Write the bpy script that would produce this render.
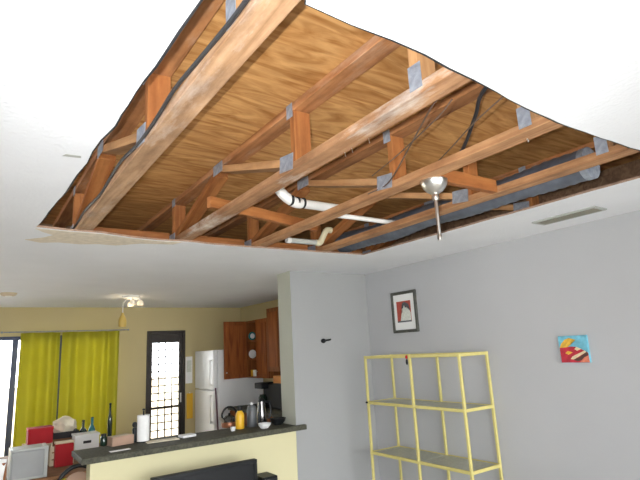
import bpy, bmesh, math, random
from mathutils import Vector, Matrix
random.seed(7)
for o in list(bpy.data.objects): bpy.data.objects.remove(o, do_unlink=True)
SC = bpy.context.scene
COL = SC.collection
EYE = 1.67            # camera height
CE = 2.44             # ceiling height
# ------------------------------------------------------------------ camera
cam = bpy.data.cameras.new('camera'); camo = bpy.data.objects.new('camera', cam); COL.objects.link(camo)
cam.sensor_width = 36; cam.lens = 499.18 * 36 / 640; cam.clip_start = .02; cam.clip_end = 200
RX = Vector((.82404609, -.56403304, -.05305441)); DN = Vector((.07757051, .20510292, -.97566163)); FW = Vector((.56118701, .79987469, .21276659))
camo.matrix_world = Matrix(((RX.x, -DN.x, -FW.x, 0), (RX.y, -DN.y, -FW.y, 0), (RX.z, -DN.z, -FW.z, EYE), (0, 0, 0, 1)))
SC.camera = camo
# ------------------------------------------------------------------ world, flash, exposure
W = bpy.data.worlds.new('world'); SC.world = W; W.use_nodes = True
W.node_tree.nodes['Background'].inputs[0].default_value = (.91, .955, 1, 1)
W.node_tree.nodes['Background'].inputs[1].default_value = 11.0
fl = bpy.data.lights.new('camera_flash', 'SPOT'); flo = bpy.data.objects.new('camera_flash', fl); COL.objects.link(flo)
fl.energy = 250; fl.color = (.965, .985, 1); fl.spot_size = math.radians(106); fl.spot_blend = 1; fl.shadow_soft_size = .012
flo.matrix_world = Matrix.Translation(RX * -.07 + DN * -.03 + FW * .01) @ camo.matrix_world
def portal(name, loc, sx, sz):        # sampling guides in the two glazed openings of the far wall
    l = bpy.data.lights.new(name, 'AREA'); l.shape = 'RECTANGLE'; l.size = sx; l.size_y = sz; l.cycles.is_portal = True
    o = bpy.data.objects.new(name, l); COL.objects.link(o); o.location = loc; o.rotation_euler = (-math.pi / 2, 0, 0)
portal('daylight_portal', (.08, 8.10, 1.02), 3.35, 2.0)
portal('daylight_portal', (2.52, 8.10, 1.05), .5, 1.95)
l = bpy.data.lights.new('daylight_portal', 'AREA'); l.shape = 'RECTANGLE'; l.size = 4.2; l.size_y = 2.0; l.cycles.is_portal = True
o = bpy.data.objects.new('daylight_portal', l); COL.objects.link(o); o.location = (1.2, -1.76, 1.15); o.rotation_euler = (math.pi / 2, 0, 0)  # sampling guide for the added fill window behind the camera
VS = SC.view_settings
VS.view_transform = 'Standard'; VS.look = 'None'; VS.gamma = 1; VS.use_curve_mapping = False; VS.exposure = .28
# ------------------------------------------------------------------ materials
def nt(name):
    m = bpy.data.materials.new(name); m.use_nodes = True
    t = m.node_tree; return m, t, t.nodes['Principled BSDF']
def mat(name, col, rough=.6, metal=0, noise=.0, nscale=8, bump=0, bscale=60, trans=0, spec=.5, tl=0):
    m, t, b = nt(name); N = t.nodes; L = t.links
    b.inputs['Roughness'].default_value = rough; b.inputs['Metallic'].default_value = metal
    b.inputs['Specular IOR Level'].default_value = spec
    b.inputs['Transmission Weight'].default_value = trans
    b.inputs['Base Color'].default_value = (*col, 1)
    tc = N.new('ShaderNodeTexCoord')
    if noise:
        n = N.new('ShaderNodeTexNoise'); n.inputs['Scale'].default_value = nscale; n.inputs['Detail'].default_value = 4
        L.new(tc.outputs['Object'], n.inputs['Vector'])
        r = N.new('ShaderNodeMapRange'); r.inputs[1].default_value = .3; r.inputs[2].default_value = .7
        r.inputs[3].default_value = 1 - noise; r.inputs[4].default_value = 1 + noise
        L.new(n.outputs['Fac'], r.inputs[0])
        x = N.new('ShaderNodeMix'); x.data_type = 'RGBA'; x.blend_type = 'MULTIPLY'; x.inputs[0].default_value = 1
        x.inputs[6].default_value = (*col, 1); L.new(r.outputs[0], x.inputs[7]); L.new(x.outputs[2], b.inputs['Base Color'])
    if bump:
        n2 = N.new('ShaderNodeTexNoise'); n2.inputs['Scale'].default_value = bscale; n2.inputs['Detail'].default_value = 3
        L.new(tc.outputs['Object'], n2.inputs['Vector'])
        bp = N.new('ShaderNodeBump'); bp.inputs['Strength'].default_value = bump; bp.inputs['Distance'].default_value = .004
        L.new(n2.outputs['Fac'], bp.inputs['Height']); L.new(bp.outputs[0], b.inputs['Normal'])
    if tl:
        ts = N.new('ShaderNodeBsdfTranslucent'); ts.inputs[0].default_value = (*col, 1)
        mx = N.new('ShaderNodeMixShader'); mx.inputs[0].default_value = tl
        L.new(b.outputs[0], mx.inputs[1]); L.new(ts.outputs[0], mx.inputs[2]); L.new(mx.outputs[0], N['Material Output'].inputs[0])
    return m
def wood(name, c0, c1, stain=None, scale=(1.3, 22, 22), rough=.65, var=.12, dist=1.2, dirt=0):
    """grain runs along the object's local X"""
    m, t, b = nt(name); N = t.nodes; L = t.links
    tc = N.new('ShaderNodeTexCoord'); oi = N.new('ShaderNodeObjectInfo')
    ad = N.new('ShaderNodeVectorMath'); ad.operation = 'ADD'
    sc = N.new('ShaderNodeVectorMath'); sc.operation = 'SCALE'; sc.inputs[0].default_value = (37, 19, 23); L.new(oi.outputs['Random'], sc.inputs['Scale'])
    L.new(tc.outputs['Object'], ad.inputs[0]); L.new(sc.outputs[0], ad.inputs[1])
    mp = N.new('ShaderNodeMapping'); mp.inputs['Scale'].default_value = scale; L.new(ad.outputs[0], mp.inputs[0])
    n = N.new('ShaderNodeTexNoise'); n.inputs['Scale'].default_value = 1.0; n.inputs['Detail'].default_value = 6; n.inputs['Distortion'].default_value = dist
    L.new(mp.outputs[0], n.inputs['Vector'])
    cr = N.new('ShaderNodeValToRGB'); cr.color_ramp.elements[0].position = .33; cr.color_ramp.elements[1].position = .66
    cr.color_ramp.elements[0].color = (*c0, 1); cr.color_ramp.elements[1].color = (*c1, 1); L.new(n.outputs['Fac'], cr.inputs[0])
    hs = N.new('ShaderNodeHueSaturation')
    mr = N.new('ShaderNodeMapRange'); mr.inputs[3].default_value = 1 - var; mr.inputs[4].default_value = 1 + var
    L.new(oi.outputs['Random'], mr.inputs[0]); L.new(mr.outputs[0], hs.inputs['Value']); L.new(cr.outputs[0], hs.inputs['Color'])
    out = hs.outputs[0]
    if stain:
        n2 = N.new('ShaderNodeTexNoise'); n2.inputs['Scale'].default_value = 5.5; n2.inputs['Detail'].default_value = 7; n2.inputs['Roughness'].default_value = .7
        mp2 = N.new('ShaderNodeMapping'); mp2.inputs['Scale'].default_value = (.45, 1.6, 1.6); L.new(ad.outputs[0], mp2.inputs[0]); L.new(mp2.outputs[0], n2.inputs['Vector'])
        c2 = N.new('ShaderNodeValToRGB'); c2.color_ramp.elements[0].position = .53; c2.color_ramp.elements[1].position = .74
        L.new(n2.outputs['Fac'], c2.inputs[0])
        x = N.new('ShaderNodeMix'); x.data_type = 'RGBA'; x.inputs[7].default_value = (*stain, 1)
        L.new(c2.outputs[0], x.inputs[0]); L.new(out, x.inputs[6]); out = x.outputs[2]
    if dirt:
        nd = N.new('ShaderNodeTexNoise'); nd.inputs['Scale'].default_value = 9; nd.inputs['Detail'].default_value = 8; nd.inputs['Roughness'].default_value = .65
        mp3 = N.new('ShaderNodeMapping'); mp3.inputs['Scale'].default_value = (.6, 1.3, 1.3); L.new(ad.outputs[0], mp3.inputs[0]); L.new(mp3.outputs[0], nd.inputs['Vector'])
        cd = N.new('ShaderNodeValToRGB'); e = cd.color_ramp.elements
        e[0].position = .30; e[0].color = (.46, .43, .42, 1); e[1].position = .62; e[1].color = (1.0, 1.0, 1.0, 1)
        L.new(nd.outputs['Fac'], cd.inputs[0])
        xd = N.new('ShaderNodeMix'); xd.data_type = 'RGBA'; xd.blend_type = 'MULTIPLY'; xd.inputs[0].default_value = dirt
        L.new(out, xd.inputs[6]); L.new(cd.outputs[0], xd.inputs[7]); out = xd.outputs[2]
    L.new(out, b.inputs['Base Color']); b.inputs['Roughness'].default_value = rough; b.inputs['Specular IOR Level'].default_value = .25
    bp = N.new('ShaderNodeBump'); bp.inputs['Strength'].default_value = .25; bp.inputs['Distance'].default_value = .003
    L.new(n.outputs['Fac'], bp.inputs['Height']); L.new(bp.outputs[0], b.inputs['Normal'])
    return m
M = {}
M['ceil'] = mat('ceiling_paint', (.78, .79, .815), .9, noise=.02, nscale=3, bump=.8, bscale=55, spec=.1)
M['kraft'] = mat('drywall_edge', (.33, .22, .16), .9, noise=.2, nscale=30, spec=.1)
M['patch'] = mat('torn_paper', (.70, .62, .50), .95, noise=.12, nscale=22, spec=.05)
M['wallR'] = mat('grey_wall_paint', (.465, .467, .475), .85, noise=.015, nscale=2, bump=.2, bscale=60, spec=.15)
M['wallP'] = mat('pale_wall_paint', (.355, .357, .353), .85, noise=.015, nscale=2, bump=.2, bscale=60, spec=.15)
M['wallE'] = mat('wall_end_lit', (.47, .475, .40), .85, noise=.015, nscale=2, bump=.2, bscale=60, spec=.15)  # wall colour lightened: kitchen light on the end face is painted in
M['cream'] = mat('cream_wall_paint', (.57, .475, .26), .85, noise=.02, nscale=2, bump=.15, bscale=60, spec=.15)
M['half'] = mat('half_wall_paint', (.66, .61, .38), .85, noise=.015, nscale=2, bump=.2, bscale=60, spec=.15)
M['floor'] = mat('floor_tile', (.62, .57, .50), .5, noise=.1, nscale=4)
M['chord'] = wood('chord_wood', (.27, .15, .075), (.45, .28, .16), stain=(.56, .45, .37), dirt=.8)
M['chalk'] = wood('chalky_chord_wood', (.34, .165, .075), (.52, .29, .15), stain=(.66, .60, .53), dirt=.8)
M['chord2'] = wood('plain_chord_wood', (.32, .155, .07), (.49, .27, .13), dirt=.8)
M['top'] = wood('top_chord_wood', (.26, .105, .037), (.42, .19, .075), stain=(.44, .28, .18), dirt=.7)
M['dkwood'] = wood('dark_rim_wood', (.10, .055, .03), (.19, .11, .06), var=.05)  # darker brown than the truss woods
M['web'] = wood('web_wood', (.25, .083, .022), (.36, .145, .044), var=.15, dirt=.6)
M['pale_web'] = wood('pale_web_wood', (.38, .19, .075), (.54, .31, .145), var=.1, dirt=.6)
M['ply'] = wood('plywood', (.32, .135, .035), (.58, .315, .115), scale=(1.7, 9, 9), var=.05, dist=3.2, dirt=.35)
M['plate'] = mat('nail_plate_steel', (.30, .33, .38), .55, .5, noise=.2, nscale=40, bump=.6, bscale=150)
M['steel'] = mat('brushed_nickel', (.72, .70, .66), .28, 1.0)
M['dsteel'] = mat('dark_steel', (.13, .125, .12), .22, 1.0)
M['duct'] = mat('duct_wrap', (.11, .125, .155), .45, .35, noise=.3, nscale=9, bump=.8, bscale=18)
M['pvc'] = mat('white_pvc', (.66, .65, .62), .4)
M['pvcg'] = mat('grey_pvc', (.40, .41, .38), .45)
M['pvcy'] = mat('aged_pvc', (.58, .53, .36), .45)
M['black'] = mat('black_plastic', (.008, .009, .010), .45, spec=.3)
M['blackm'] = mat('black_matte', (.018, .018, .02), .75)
M['cable'] = mat('black_cable', (.02, .02, .022), .5)
M['thin'] = mat('brown_wire', (.10, .06, .04), .6)
M['yellow'] = mat('yellow_metal', (.62, .54, .19), .5, noise=.05, nscale=20)
M['louver'] = mat('louver_enamel', (.33, .31, .25), .7)
M['shelf'] = mat('shelf_mesh_grey', (.50, .50, .41), .4, .2, noise=.12, nscale=40)
M['lime'] = mat('lime_curtain', (.58, .535, .055), .9, noise=.06, nscale=4, spec=.05, tl=.3)
M['doorf'] = mat('dark_door_paint', (.030, .021, .016), .5, noise=.2, nscale=12)
M['alu'] = mat('blue_grey_aluminium', (.055, .065, .115), .5, .3)
M['white'] = mat('white_plastic', (.82, .82, .80), .5)
M['paper'] = mat('white_paper', (.85, .84, .82), .9, noise=.04, nscale=20)
M['fridge'] = mat('fridge_enamel', (.80, .80, .80), .35, noise=.01)
M['counter'] = mat('counter_laminate', (.075, .073, .052), .7, noise=.35, nscale=60, spec=.25)
M['cab'] = wood('cabinet_wood', (.17, .05, .012), (.32, .11, .026), scale=(14, 14, 1.5), var=.1)
M['cabd'] = wood('cabinet_door_wood', (.18, .045, .010), (.33, .10, .022), scale=(14, 14, 1.5), var=.08)
M['tablew'] = wood('table_wood', (.16, .075, .03), (.30, .15, .07))
M['red'] = mat('red_card', (.40, .006, .012), .8, noise=.08)
M['grey'] = mat('light_grey_plastic', (.30, .305, .30), .6, noise=.05)
M['beige'] = mat('beige_card', (.58, .48, .33), .8, noise=.08)
M['pink'] = mat('brown_pink_card', (.42, .27, .19), .8, noise=.1)
M['bag'] = mat('cream_bag', (.74, .66, .50), .7, noise=.15, nscale=12)
M['dkgrey'] = mat('dark_grey_enamel', (.085, .09, .095), .4)
M['gold'] = mat('yellow_enamel', (.75, .42, .02), .4)
M['copper'] = mat('copper_band', (.30, .12, .06), .4, .6)
M['orange'] = mat('orange_card', (.70, .27, .05), .6)
M['amber'] = mat('amber_glass', (.72, .55, .16), .3, tl=.4)
M['gdark'] = mat('dark_green_glass', (.012, .03, .018), .12, spec=.7)
M['teal'] = mat('teal_glass', (.03, .20, .20), .15, spec=.7)
M['label'] = mat('bottle_label', (.6, .58, .5), .8)
M['burg'] = mat('purple_broom_stick', (.09, .022, .045), .5)
M['frame'] = mat('dark_picture_frame', (.075, .075, .06), .45, noise=.3, nscale=40)
M['matb'] = mat('picture_mat_board', (.80, .80, .78), .9)
M['pred'] = mat('print_red', (.42, .075, .05), .8, noise=.15, nscale=60)
M['phair'] = mat('print_dark', (.10, .10, .11), .8)
M['pfig'] = mat('print_cream', (.66, .67, .60), .8, noise=.12, nscale=50)
M['sky'] = mat('canvas_blue', (.16, .46, .58), .8, noise=.25, nscale=25)
M['cred'] = mat('canvas_red', (.46, .025, .045), .8, noise=.25, nscale=30)
M['cyel'] = mat('canvas_yellow', (.72, .42, .05), .8, noise=.2, nscale=40)
M['ccream'] = mat('canvas_cream', (.72, .58, .36), .8, noise=.15, nscale=40)
M['cpink'] = mat('canvas_coral', (.66, .20, .12), .8, noise=.2, nscale=40)
M['cdark'] = mat('canvas_dark', (.11, .05, .04), .8)
M['ground'] = mat('patio_concrete', (.55, .53, .48), .9, noise=.1)
M['fence'] = mat('patio_wall', (.62, .52, .38), .9, noise=.15)
M['hedge'] = mat('hedge_green', (.10, .17, .05), .9, noise=.4, nscale=8, bump=1, bscale=10)
def glassmat():
    m, t, b = nt('window_glass'); N = t.nodes; L = t.links
    tr = N.new('ShaderNodeBsdfTransparent'); gl = N.new('ShaderNodeBsdfGlossy'); gl.inputs['Roughness'].default_value = .02
    fr = N.new('ShaderNodeFresnel'); fr.inputs[0].default_value = 1.45
    mx = N.new('ShaderNodeMixShader'); L.new(fr.outputs[0], mx.inputs[0]); L.new(tr.outputs[0], mx.inputs[1]); L.new(gl.outputs[0], mx.inputs[2])
    L.new(mx.outputs[0], N['Material Output'].inputs[0]); return m
M['glass'] = glassmat()
def emis(name, col, s):
    m, t, b = nt(name); b.inputs['Base Color'].default_value = (*col, 1); b.inputs['Emission Color'].default_value = (*col, 1); b.inputs['Emission Strength'].default_value = s; return m
M['lampglass'] = emis('frosted_lamp_glass', (1, .90, .72), .12)
# ------------------------------------------------------------------ geometry helpers
def link(name, bm, material, parent=None, matrix=None, smooth=False, center=True):
    """ONE mesh object; verts are in world space unless matrix is given"""
    bmesh.ops.recalc_face_normals(bm, faces=bm.faces)
    me = bpy.data.meshes.new(name)
    if matrix is None:
        c = Vector((0, 0, 0))
        if center and bm.verts:
            lo = Vector([min(v.co[i] for v in bm.verts) for i in range(3)]); hi = Vector([max(v.co[i] for v in bm.verts) for i in range(3)])
            c = (lo + hi) / 2
            for v in bm.verts: v.co -= c
        matrix = Matrix.Translation(c)
    if smooth:
        for f in bm.faces: f.smooth = True
    bm.to_mesh(me); bm.free()
    if smooth:
        try: me.set_sharp_from_angle(angle=math.radians(38))
        except Exception: pass
    for mm in (material if isinstance(material, (list, tuple)) else [material]): me.materials.append(M[mm])
    o = bpy.data.objects.new(name, me); COL.objects.link(o)
    place(o, matrix, parent); return o
WM = {}
def place(o, matrix, parent):
    if parent is not None:
        o.parent = parent; o.matrix_local = WM[parent.name].inverted() @ matrix
    else: o.matrix_local = matrix
    WM[o.name] = matrix.copy()
def tag(o, label=None, cat=None, group=None, kind=None):
    if label: o['label'] = label
    if cat: o['category'] = cat
    if group: o['group'] = group
    if kind: o['kind'] = kind
    return o
def thing(name, loc, label, cat, group=None, rz=0, kind=None):
    o = bpy.data.objects.new(name, None); COL.objects.link(o); o.empty_display_size = .05
    place(o, Matrix.Translation(loc) @ Matrix.Rotation(rz, 4, 'Z'), None); return tag(o, label, cat, group, kind)
def abox(bm, x0, x1, y0, y1, z0, z1, bev=0, mi=0):
    vs = [bm.verts.new(p) for p in ((x0, y0, z0), (x1, y0, z0), (x1, y1, z0), (x0, y1, z0), (x0, y0, z1), (x1, y0, z1), (x1, y1, z1), (x0, y1, z1))]
    fs = [bm.faces.new([vs[i] for i in f]) for f in ((0, 3, 2, 1), (4, 5, 6, 7), (0, 1, 5, 4), (1, 2, 6, 5), (2, 3, 7, 6), (3, 0, 4, 7))]
    for f in fs: f.material_index = mi
    if bev:
        es = list({e for f in fs for e in f.edges}); bmesh.ops.bevel(bm, geom=es, offset=bev, segments=1, affect='EDGES')
def box(name, x0, x1, y0, y1, z0, z1, material, parent=None, bev=0):
    bm = bmesh.new(); abox(bm, x0, x1, y0, y1, z0, z1, bev); return link(name, bm, material, parent)
def boxes(name, L, material, parent=None, bev=0):
    bm = bmesh.new()
    for b in L: abox(bm, *b, bev)
    return link(name, bm, material, parent)
def rbox(name, c, size, rz, material, parent=None, bev=0, rx=0):
    """box centred at c, turned about z"""
    bm = bmesh.new(); sx, sy, sz = (s / 2 for s in size); abox(bm, -sx, sx, -sy, sy, -sz, sz, bev)
    return link(name, bm, material, parent, Matrix.Translation(c) @ Matrix.Rotation(rz, 4, 'Z') @ Matrix.Rotation(rx, 4, 'X'))
def beam(name, p0, p1, w, h, material, parent=None, side=(1, 0, 0), bev=.002):
    """timber from p0 to p1: local X along it, w across 'side', h the other way"""
    p0 = Vector(p0); p1 = Vector(p1); d = p1 - p0; L = d.length; x = d.normalized()
    y = Vector(side); y = (y - x * y.dot(x)).normalized(); z = x.cross(y)
    mt = Matrix(((x.x, y.x, z.x, 0), (x.y, y.y, z.y, 0), (x.z, y.z, z.z, 0), (0, 0, 0, 1))); mt.translation = (p0 + p1) / 2
    bm = bmesh.new(); abox(bm, -L / 2, L / 2, -w / 2, w / 2, -h / 2, h / 2, bev)
    return link(name, bm, material, parent, mt)
def atube(bm, pts, r, seg=10, cap=True):
    pts = [Vector(p) for p in pts]; rings = []; up = None
    for i, p in enumerate(pts):
        d = (pts[min(i + 1, len(pts) - 1)] - pts[max(i - 1, 0)]).normalized()
        if up is None: up = d.orthogonal().normalized()
        up = (up - d * up.dot(d)).normalized(); s = d.cross(up)
        rr = r[i] if isinstance(r, (list, tuple)) else r
        rings.append([bm.verts.new(p + (up * math.cos(a) + s * math.sin(a)) * rr) for a in [2 * math.pi * k / seg for k in range(seg)]])
    for a, b in zip(rings, rings[1:]):
        for k in range(seg): bm.faces.new((a[k], a[(k + 1) % seg], b[(k + 1) % seg], b[k]))
    if cap: bm.faces.new(rings[0][::-1]); bm.faces.new(rings[-1])
def tube(name, pts, r, material, parent=None, seg=10):
    bm = bmesh.new(); atube(bm, pts, r, seg); return link(name, bm, material, parent, smooth=True)
def crom(P, n=6):
    P = [Vector(p) for p in P]; Q = [P[0] * 2 - P[1]] + P + [P[-1] * 2 - P[-2]]; out = []
    for i in range(1, len(Q) - 2):
        for k in range(n):
            t = k / n; a, b, c, d = Q[i - 1:i + 3]
            out.append(.5 * ((2 * b) + (c - a) * t + (2 * a - 5 * b + 4 * c - d) * t * t + (3 * b - a - 3 * c + d) * t ** 3))
    return out + [P[-1]]
def lathe(name, c, prof, material, parent=None, seg=20, squash=(1, 1)):
    bm = bmesh.new(); rings = []
    for r, z in prof:
        if r < 1e-5: rings.append([bm.verts.new((c[0], c[1], c[2] + z))])
        else: rings.append([bm.verts.new((c[0] + r * squash[0] * math.cos(2 * math.pi * k / seg), c[1] + r * squash[1] * math.sin(2 * math.pi * k / seg), c[2] + z)) for k in range(seg)])
    for a, b in zip(rings, rings[1:]):
        for k in range(seg):
            k2 = (k + 1) % seg
            if len(a) == 1 and len(b) == 1: continue
            if len(a) == 1: bm.faces.new((a[0], b[k2], b[k]))
            elif len(b) == 1: bm.faces.new((a[k], a[k2], b[0]))
            else: bm.faces.new((a[k], a[k2], b[k2], b[k]))
    return link(name, bm, material, parent, smooth=True)
def polyplate(name, pts, axis, d0, d1, material, parent=None):
    """flat polygon with thickness; pts are 2D on the plane across 'axis'"""
    bm = bmesh.new()
    def P(u, v, d): return {'x': (d, u, v), 'y': (u, d, v), 'z': (u, v, d)}[axis]
    a = [bm.verts.new(P(u, v, d0)) for u, v in pts]; b = [bm.verts.new(P(u, v, d1)) for u, v in pts]; n = len(pts)
    bm.faces.new(a); bm.faces.new(b[::-1])
    for k in range(n): bm.faces.new((a[k], a[(k + 1) % n], b[(k + 1) % n], b[k]))
    bmesh.ops.triangulate(bm, faces=[f for f in bm.faces if len(f.verts) > 4])
    return link(name, bm, material, parent)
PI = math.pi
# ================================================================== THE SETTING
YP = 4.19      # face of the partition / counter wall
YF = 7.93      # far wall
XR = 3.52      # right wall of the living room
XK = 3.81      # right wall of the kitchen
H = .77
tag(box('floor', -2.1, 3.9, -1.7, 8.05, -.1, 0, 'floor'), kind='structure')
# ceiling with the cut-out
hole = [(.469, 1.205), (.462, 1.37), (.459, 1.604), (.449, 1.93), (.447, 2.15), (.425, 2.33), (.418, 2.49), (.424, 2.66), (.405, 2.95), (.400, 3.20), (.372, 3.60), (.358, 3.90), (.337, 4.156),
        (.55, 4.19), (.80, 4.185), (1.05, 4.26), (1.305, 4.285), (1.53, 4.25), (1.8, 4.29), (2.072, 4.29), (2.5, 4.27), (2.95, 4.27), (3.30, 4.24), (3.552, 4.233),
        (3.56, 3.6), (3.575, 3.1), (3.57, 2.6), (3.59, 2.2), (3.585, 1.8), (3.6, 1.376), (3.59, 1.17), (3.3, 1.14),
        (3.032, 1.132), (2.85, 1.142), (2.645, 1.152), (2.5, 1.152), (2.349, 1.157), (2.15, 1.15), (1.911, 1.138), (1.72, 1.115), (1.556, 1.098), (1.4, 1.088), (1.25, 1.07), (1.092, 1.066), (.92, 1.072), (.742, 1.064), (.70, .99), (.48, .985)]
hp = []
for i, (x, y) in enumerate(hole):
    x2, y2 = hole[(i + 1) % len(hole)]; L = math.hypot(x2 - x, y2 - y); n = max(1, int(L / .09))
    for k in range(n):
        t = k / n; j = .0045 if k else 0
        hp.append(((x + (x2 - x) * t + random.uniform(-j, j)) * H, (y + (y2 - y) * t + random.uniform(-j, j)) * H))
bm = bmesh.new()
def loop(pts, z):
    v = [bm.verts.new((x, y, z)) for x, y in pts]; return v, [bm.edges.new((v[i], v[(i + 1) % len(v)])) for i in range(len(v))]
outer = [(-2.1, -1.7), (3.9, -1.7), (3.9, 8.05), (-2.1, 8.05)]
vo, eo = loop(outer, CE); vh, eh = loop(hp, CE)
bmesh.ops.triangle_fill(bm, use_beauty=True, use_dissolve=False, edges=eo + eh)
low = list(bm.faces)
vo2, eo2 = loop(outer, CE + .0127); vh2, eh2 = loop(hp, CE + .0127)
bmesh.ops.triangle_fill(bm, use_beauty=True, use_dissolve=False, edges=eo2 + eh2)
for a, b in ((vo, vo2), (vh, vh2)):
    for i in range(len(a)):
        f = bm.faces.new((a[i], a[(i + 1) % len(a)], b[(i + 1) % len(a)], b[i])); f.material_index = 1
ceiling = tag(link('ceiling', bm, ['ceil', 'kraft'], center=False), kind='structure')
# added dark strip for the flash shadow along the cut's near and left sides
strip_i = [i for i, (x, y) in enumerate(hp) if (x < .37 and y < 3.2) or (y < 1.0 * 1.0 and x < 2.72)]
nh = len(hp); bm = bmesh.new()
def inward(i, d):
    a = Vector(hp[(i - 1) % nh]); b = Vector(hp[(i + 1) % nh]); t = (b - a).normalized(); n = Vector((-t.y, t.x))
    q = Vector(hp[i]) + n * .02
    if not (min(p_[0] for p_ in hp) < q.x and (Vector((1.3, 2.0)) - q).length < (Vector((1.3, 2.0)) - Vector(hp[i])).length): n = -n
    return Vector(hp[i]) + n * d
wd = {i: .0055 + .004 * (math.sin(i * .9) * .5 + random.random() * .5) for i in strip_i}
for i in strip_i:
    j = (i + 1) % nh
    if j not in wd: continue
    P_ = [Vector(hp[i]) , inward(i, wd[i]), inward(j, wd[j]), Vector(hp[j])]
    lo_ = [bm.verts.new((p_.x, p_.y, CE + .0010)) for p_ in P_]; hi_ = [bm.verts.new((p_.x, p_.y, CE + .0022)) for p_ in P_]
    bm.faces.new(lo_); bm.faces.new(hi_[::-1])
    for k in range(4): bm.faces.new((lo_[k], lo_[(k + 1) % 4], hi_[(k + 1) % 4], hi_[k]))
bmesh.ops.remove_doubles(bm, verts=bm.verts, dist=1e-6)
link('edge_shadow_strip', bm, 'blackm', ceiling)
def onz(px, py, z):
    v = RX * (px - 320) + DN * (py - 240) + FW * 499.18; return v * (z / v.z)
def onx(px, py, x):
    v = RX * (px - 320) + DN * (py - 240) + FW * 499.18; return v * (x / v.x)
def ony(px, py, y):
    v = RX * (px - 320) + DN * (py - 240) + FW * 499.18; return v * (y / v.y)
def W3(v): return Vector((v.x, v.y, v.z + EYE))
pp = [(.335, 4.20), (.55, 4.215), (.80, 4.21), (1.05, 4.285), (1.29, 4.31), (1.5, 4.28), (1.45, 4.40), (1.18, 4.46), (1.0, 4.61), (.86, 4.60), (.72, 4.66), (.55, 4.64), (.42, 4.70), (.30, 4.62), (.42, 4.50), (.48, 4.38), (.40, 4.30)]
polyplate('torn_paper', [(x * H, y * H) for x, y in pp], 'z', CE - .0015, CE + .0005, 'patch', ceiling)
a = onz(66, 154, H); b = onz(81, 156, H)
polyplate('scuff', [(a.x, a.y), (b.x, b.y), (b.x + .004, b.y + .02), (a.x - .01, a.y + .025)], 'z', CE - .001, CE + .0005, 'pvcg', ceiling)
# walls
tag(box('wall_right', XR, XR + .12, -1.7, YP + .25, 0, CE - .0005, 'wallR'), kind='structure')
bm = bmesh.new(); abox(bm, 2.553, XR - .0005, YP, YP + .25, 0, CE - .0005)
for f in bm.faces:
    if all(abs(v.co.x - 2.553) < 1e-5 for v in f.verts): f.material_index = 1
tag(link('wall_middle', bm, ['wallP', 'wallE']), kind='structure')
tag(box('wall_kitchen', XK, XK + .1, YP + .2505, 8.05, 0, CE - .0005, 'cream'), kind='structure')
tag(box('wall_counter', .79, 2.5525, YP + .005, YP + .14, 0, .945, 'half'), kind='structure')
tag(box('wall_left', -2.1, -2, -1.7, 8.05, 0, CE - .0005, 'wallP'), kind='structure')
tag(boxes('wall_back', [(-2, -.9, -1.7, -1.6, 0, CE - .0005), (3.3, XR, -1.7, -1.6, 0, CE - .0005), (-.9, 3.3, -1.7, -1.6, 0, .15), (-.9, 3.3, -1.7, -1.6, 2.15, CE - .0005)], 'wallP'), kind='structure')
w2 = thing('added_fill_window', (1.2, -1.65, .15), None, None, kind='structure')  # invented window behind the camera, added to brighten ceiling and walls
boxes('frame', [(-.9, -.85, -1.68, -1.63, .15, 2.15), (3.25, 3.3, -1.68, -1.63, .15, 2.15), (-.85, 3.25, -1.68, -1.63, .15, .20), (-.85, 3.25, -1.68, -1.63, 2.10, 2.15), (1.175, 1.225, -1.68, -1.63, .20, 2.10)], 'alu', w2)
for xa, xb in ((-.85, 1.175), (1.225, 3.25)): box('pane', xa, xb, -1.657, -1.653, .20, 2.10, 'glass', w2)
tag(boxes('wall_far', [(-2, -1.60, YF, YF + .12, 0, CE - .0005), (-1.60, 1.76, YF, YF + .12, 2.05, CE - .0005), (1.76, 2.225, YF, YF + .12, 0, CE - .0005),
                       (2.225, 2.825, YF, YF + .12, 2.075, CE - .0005), (2.825, XK, YF, YF + .12, 0, CE - .0005)], 'cream'), kind='structure')
# cavity above the ceiling: outer rim boards, sheets of subfloor
ZB = CE + .0135          # underside of the trusses
ZT = EYE + 1.103         # underside of the subfloor
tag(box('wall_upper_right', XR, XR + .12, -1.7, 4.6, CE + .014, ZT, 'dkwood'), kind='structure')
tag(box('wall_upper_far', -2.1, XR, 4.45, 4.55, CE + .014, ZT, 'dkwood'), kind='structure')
sub = thing('subfloor', (1, 1.5, ZT), None, None, kind='structure')
for j in range(5):
    y0 = -1.62 + j * 1.22; off = (j % 2) * 1.22
    for i in range(-1, 3):
        x0 = -1.9 + i * 2.44 - off + 1.22; x1 = x0 + 2.44
        x0 = max(x0, -2.1); x1 = min(x1, 3.6)
        if x1 - x0 > .1: box('plywood_sheet', x0 + .001, x1 - .001, y0 + .001, y0 + 1.219, ZT, ZT + .018, 'ply', sub)
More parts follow.
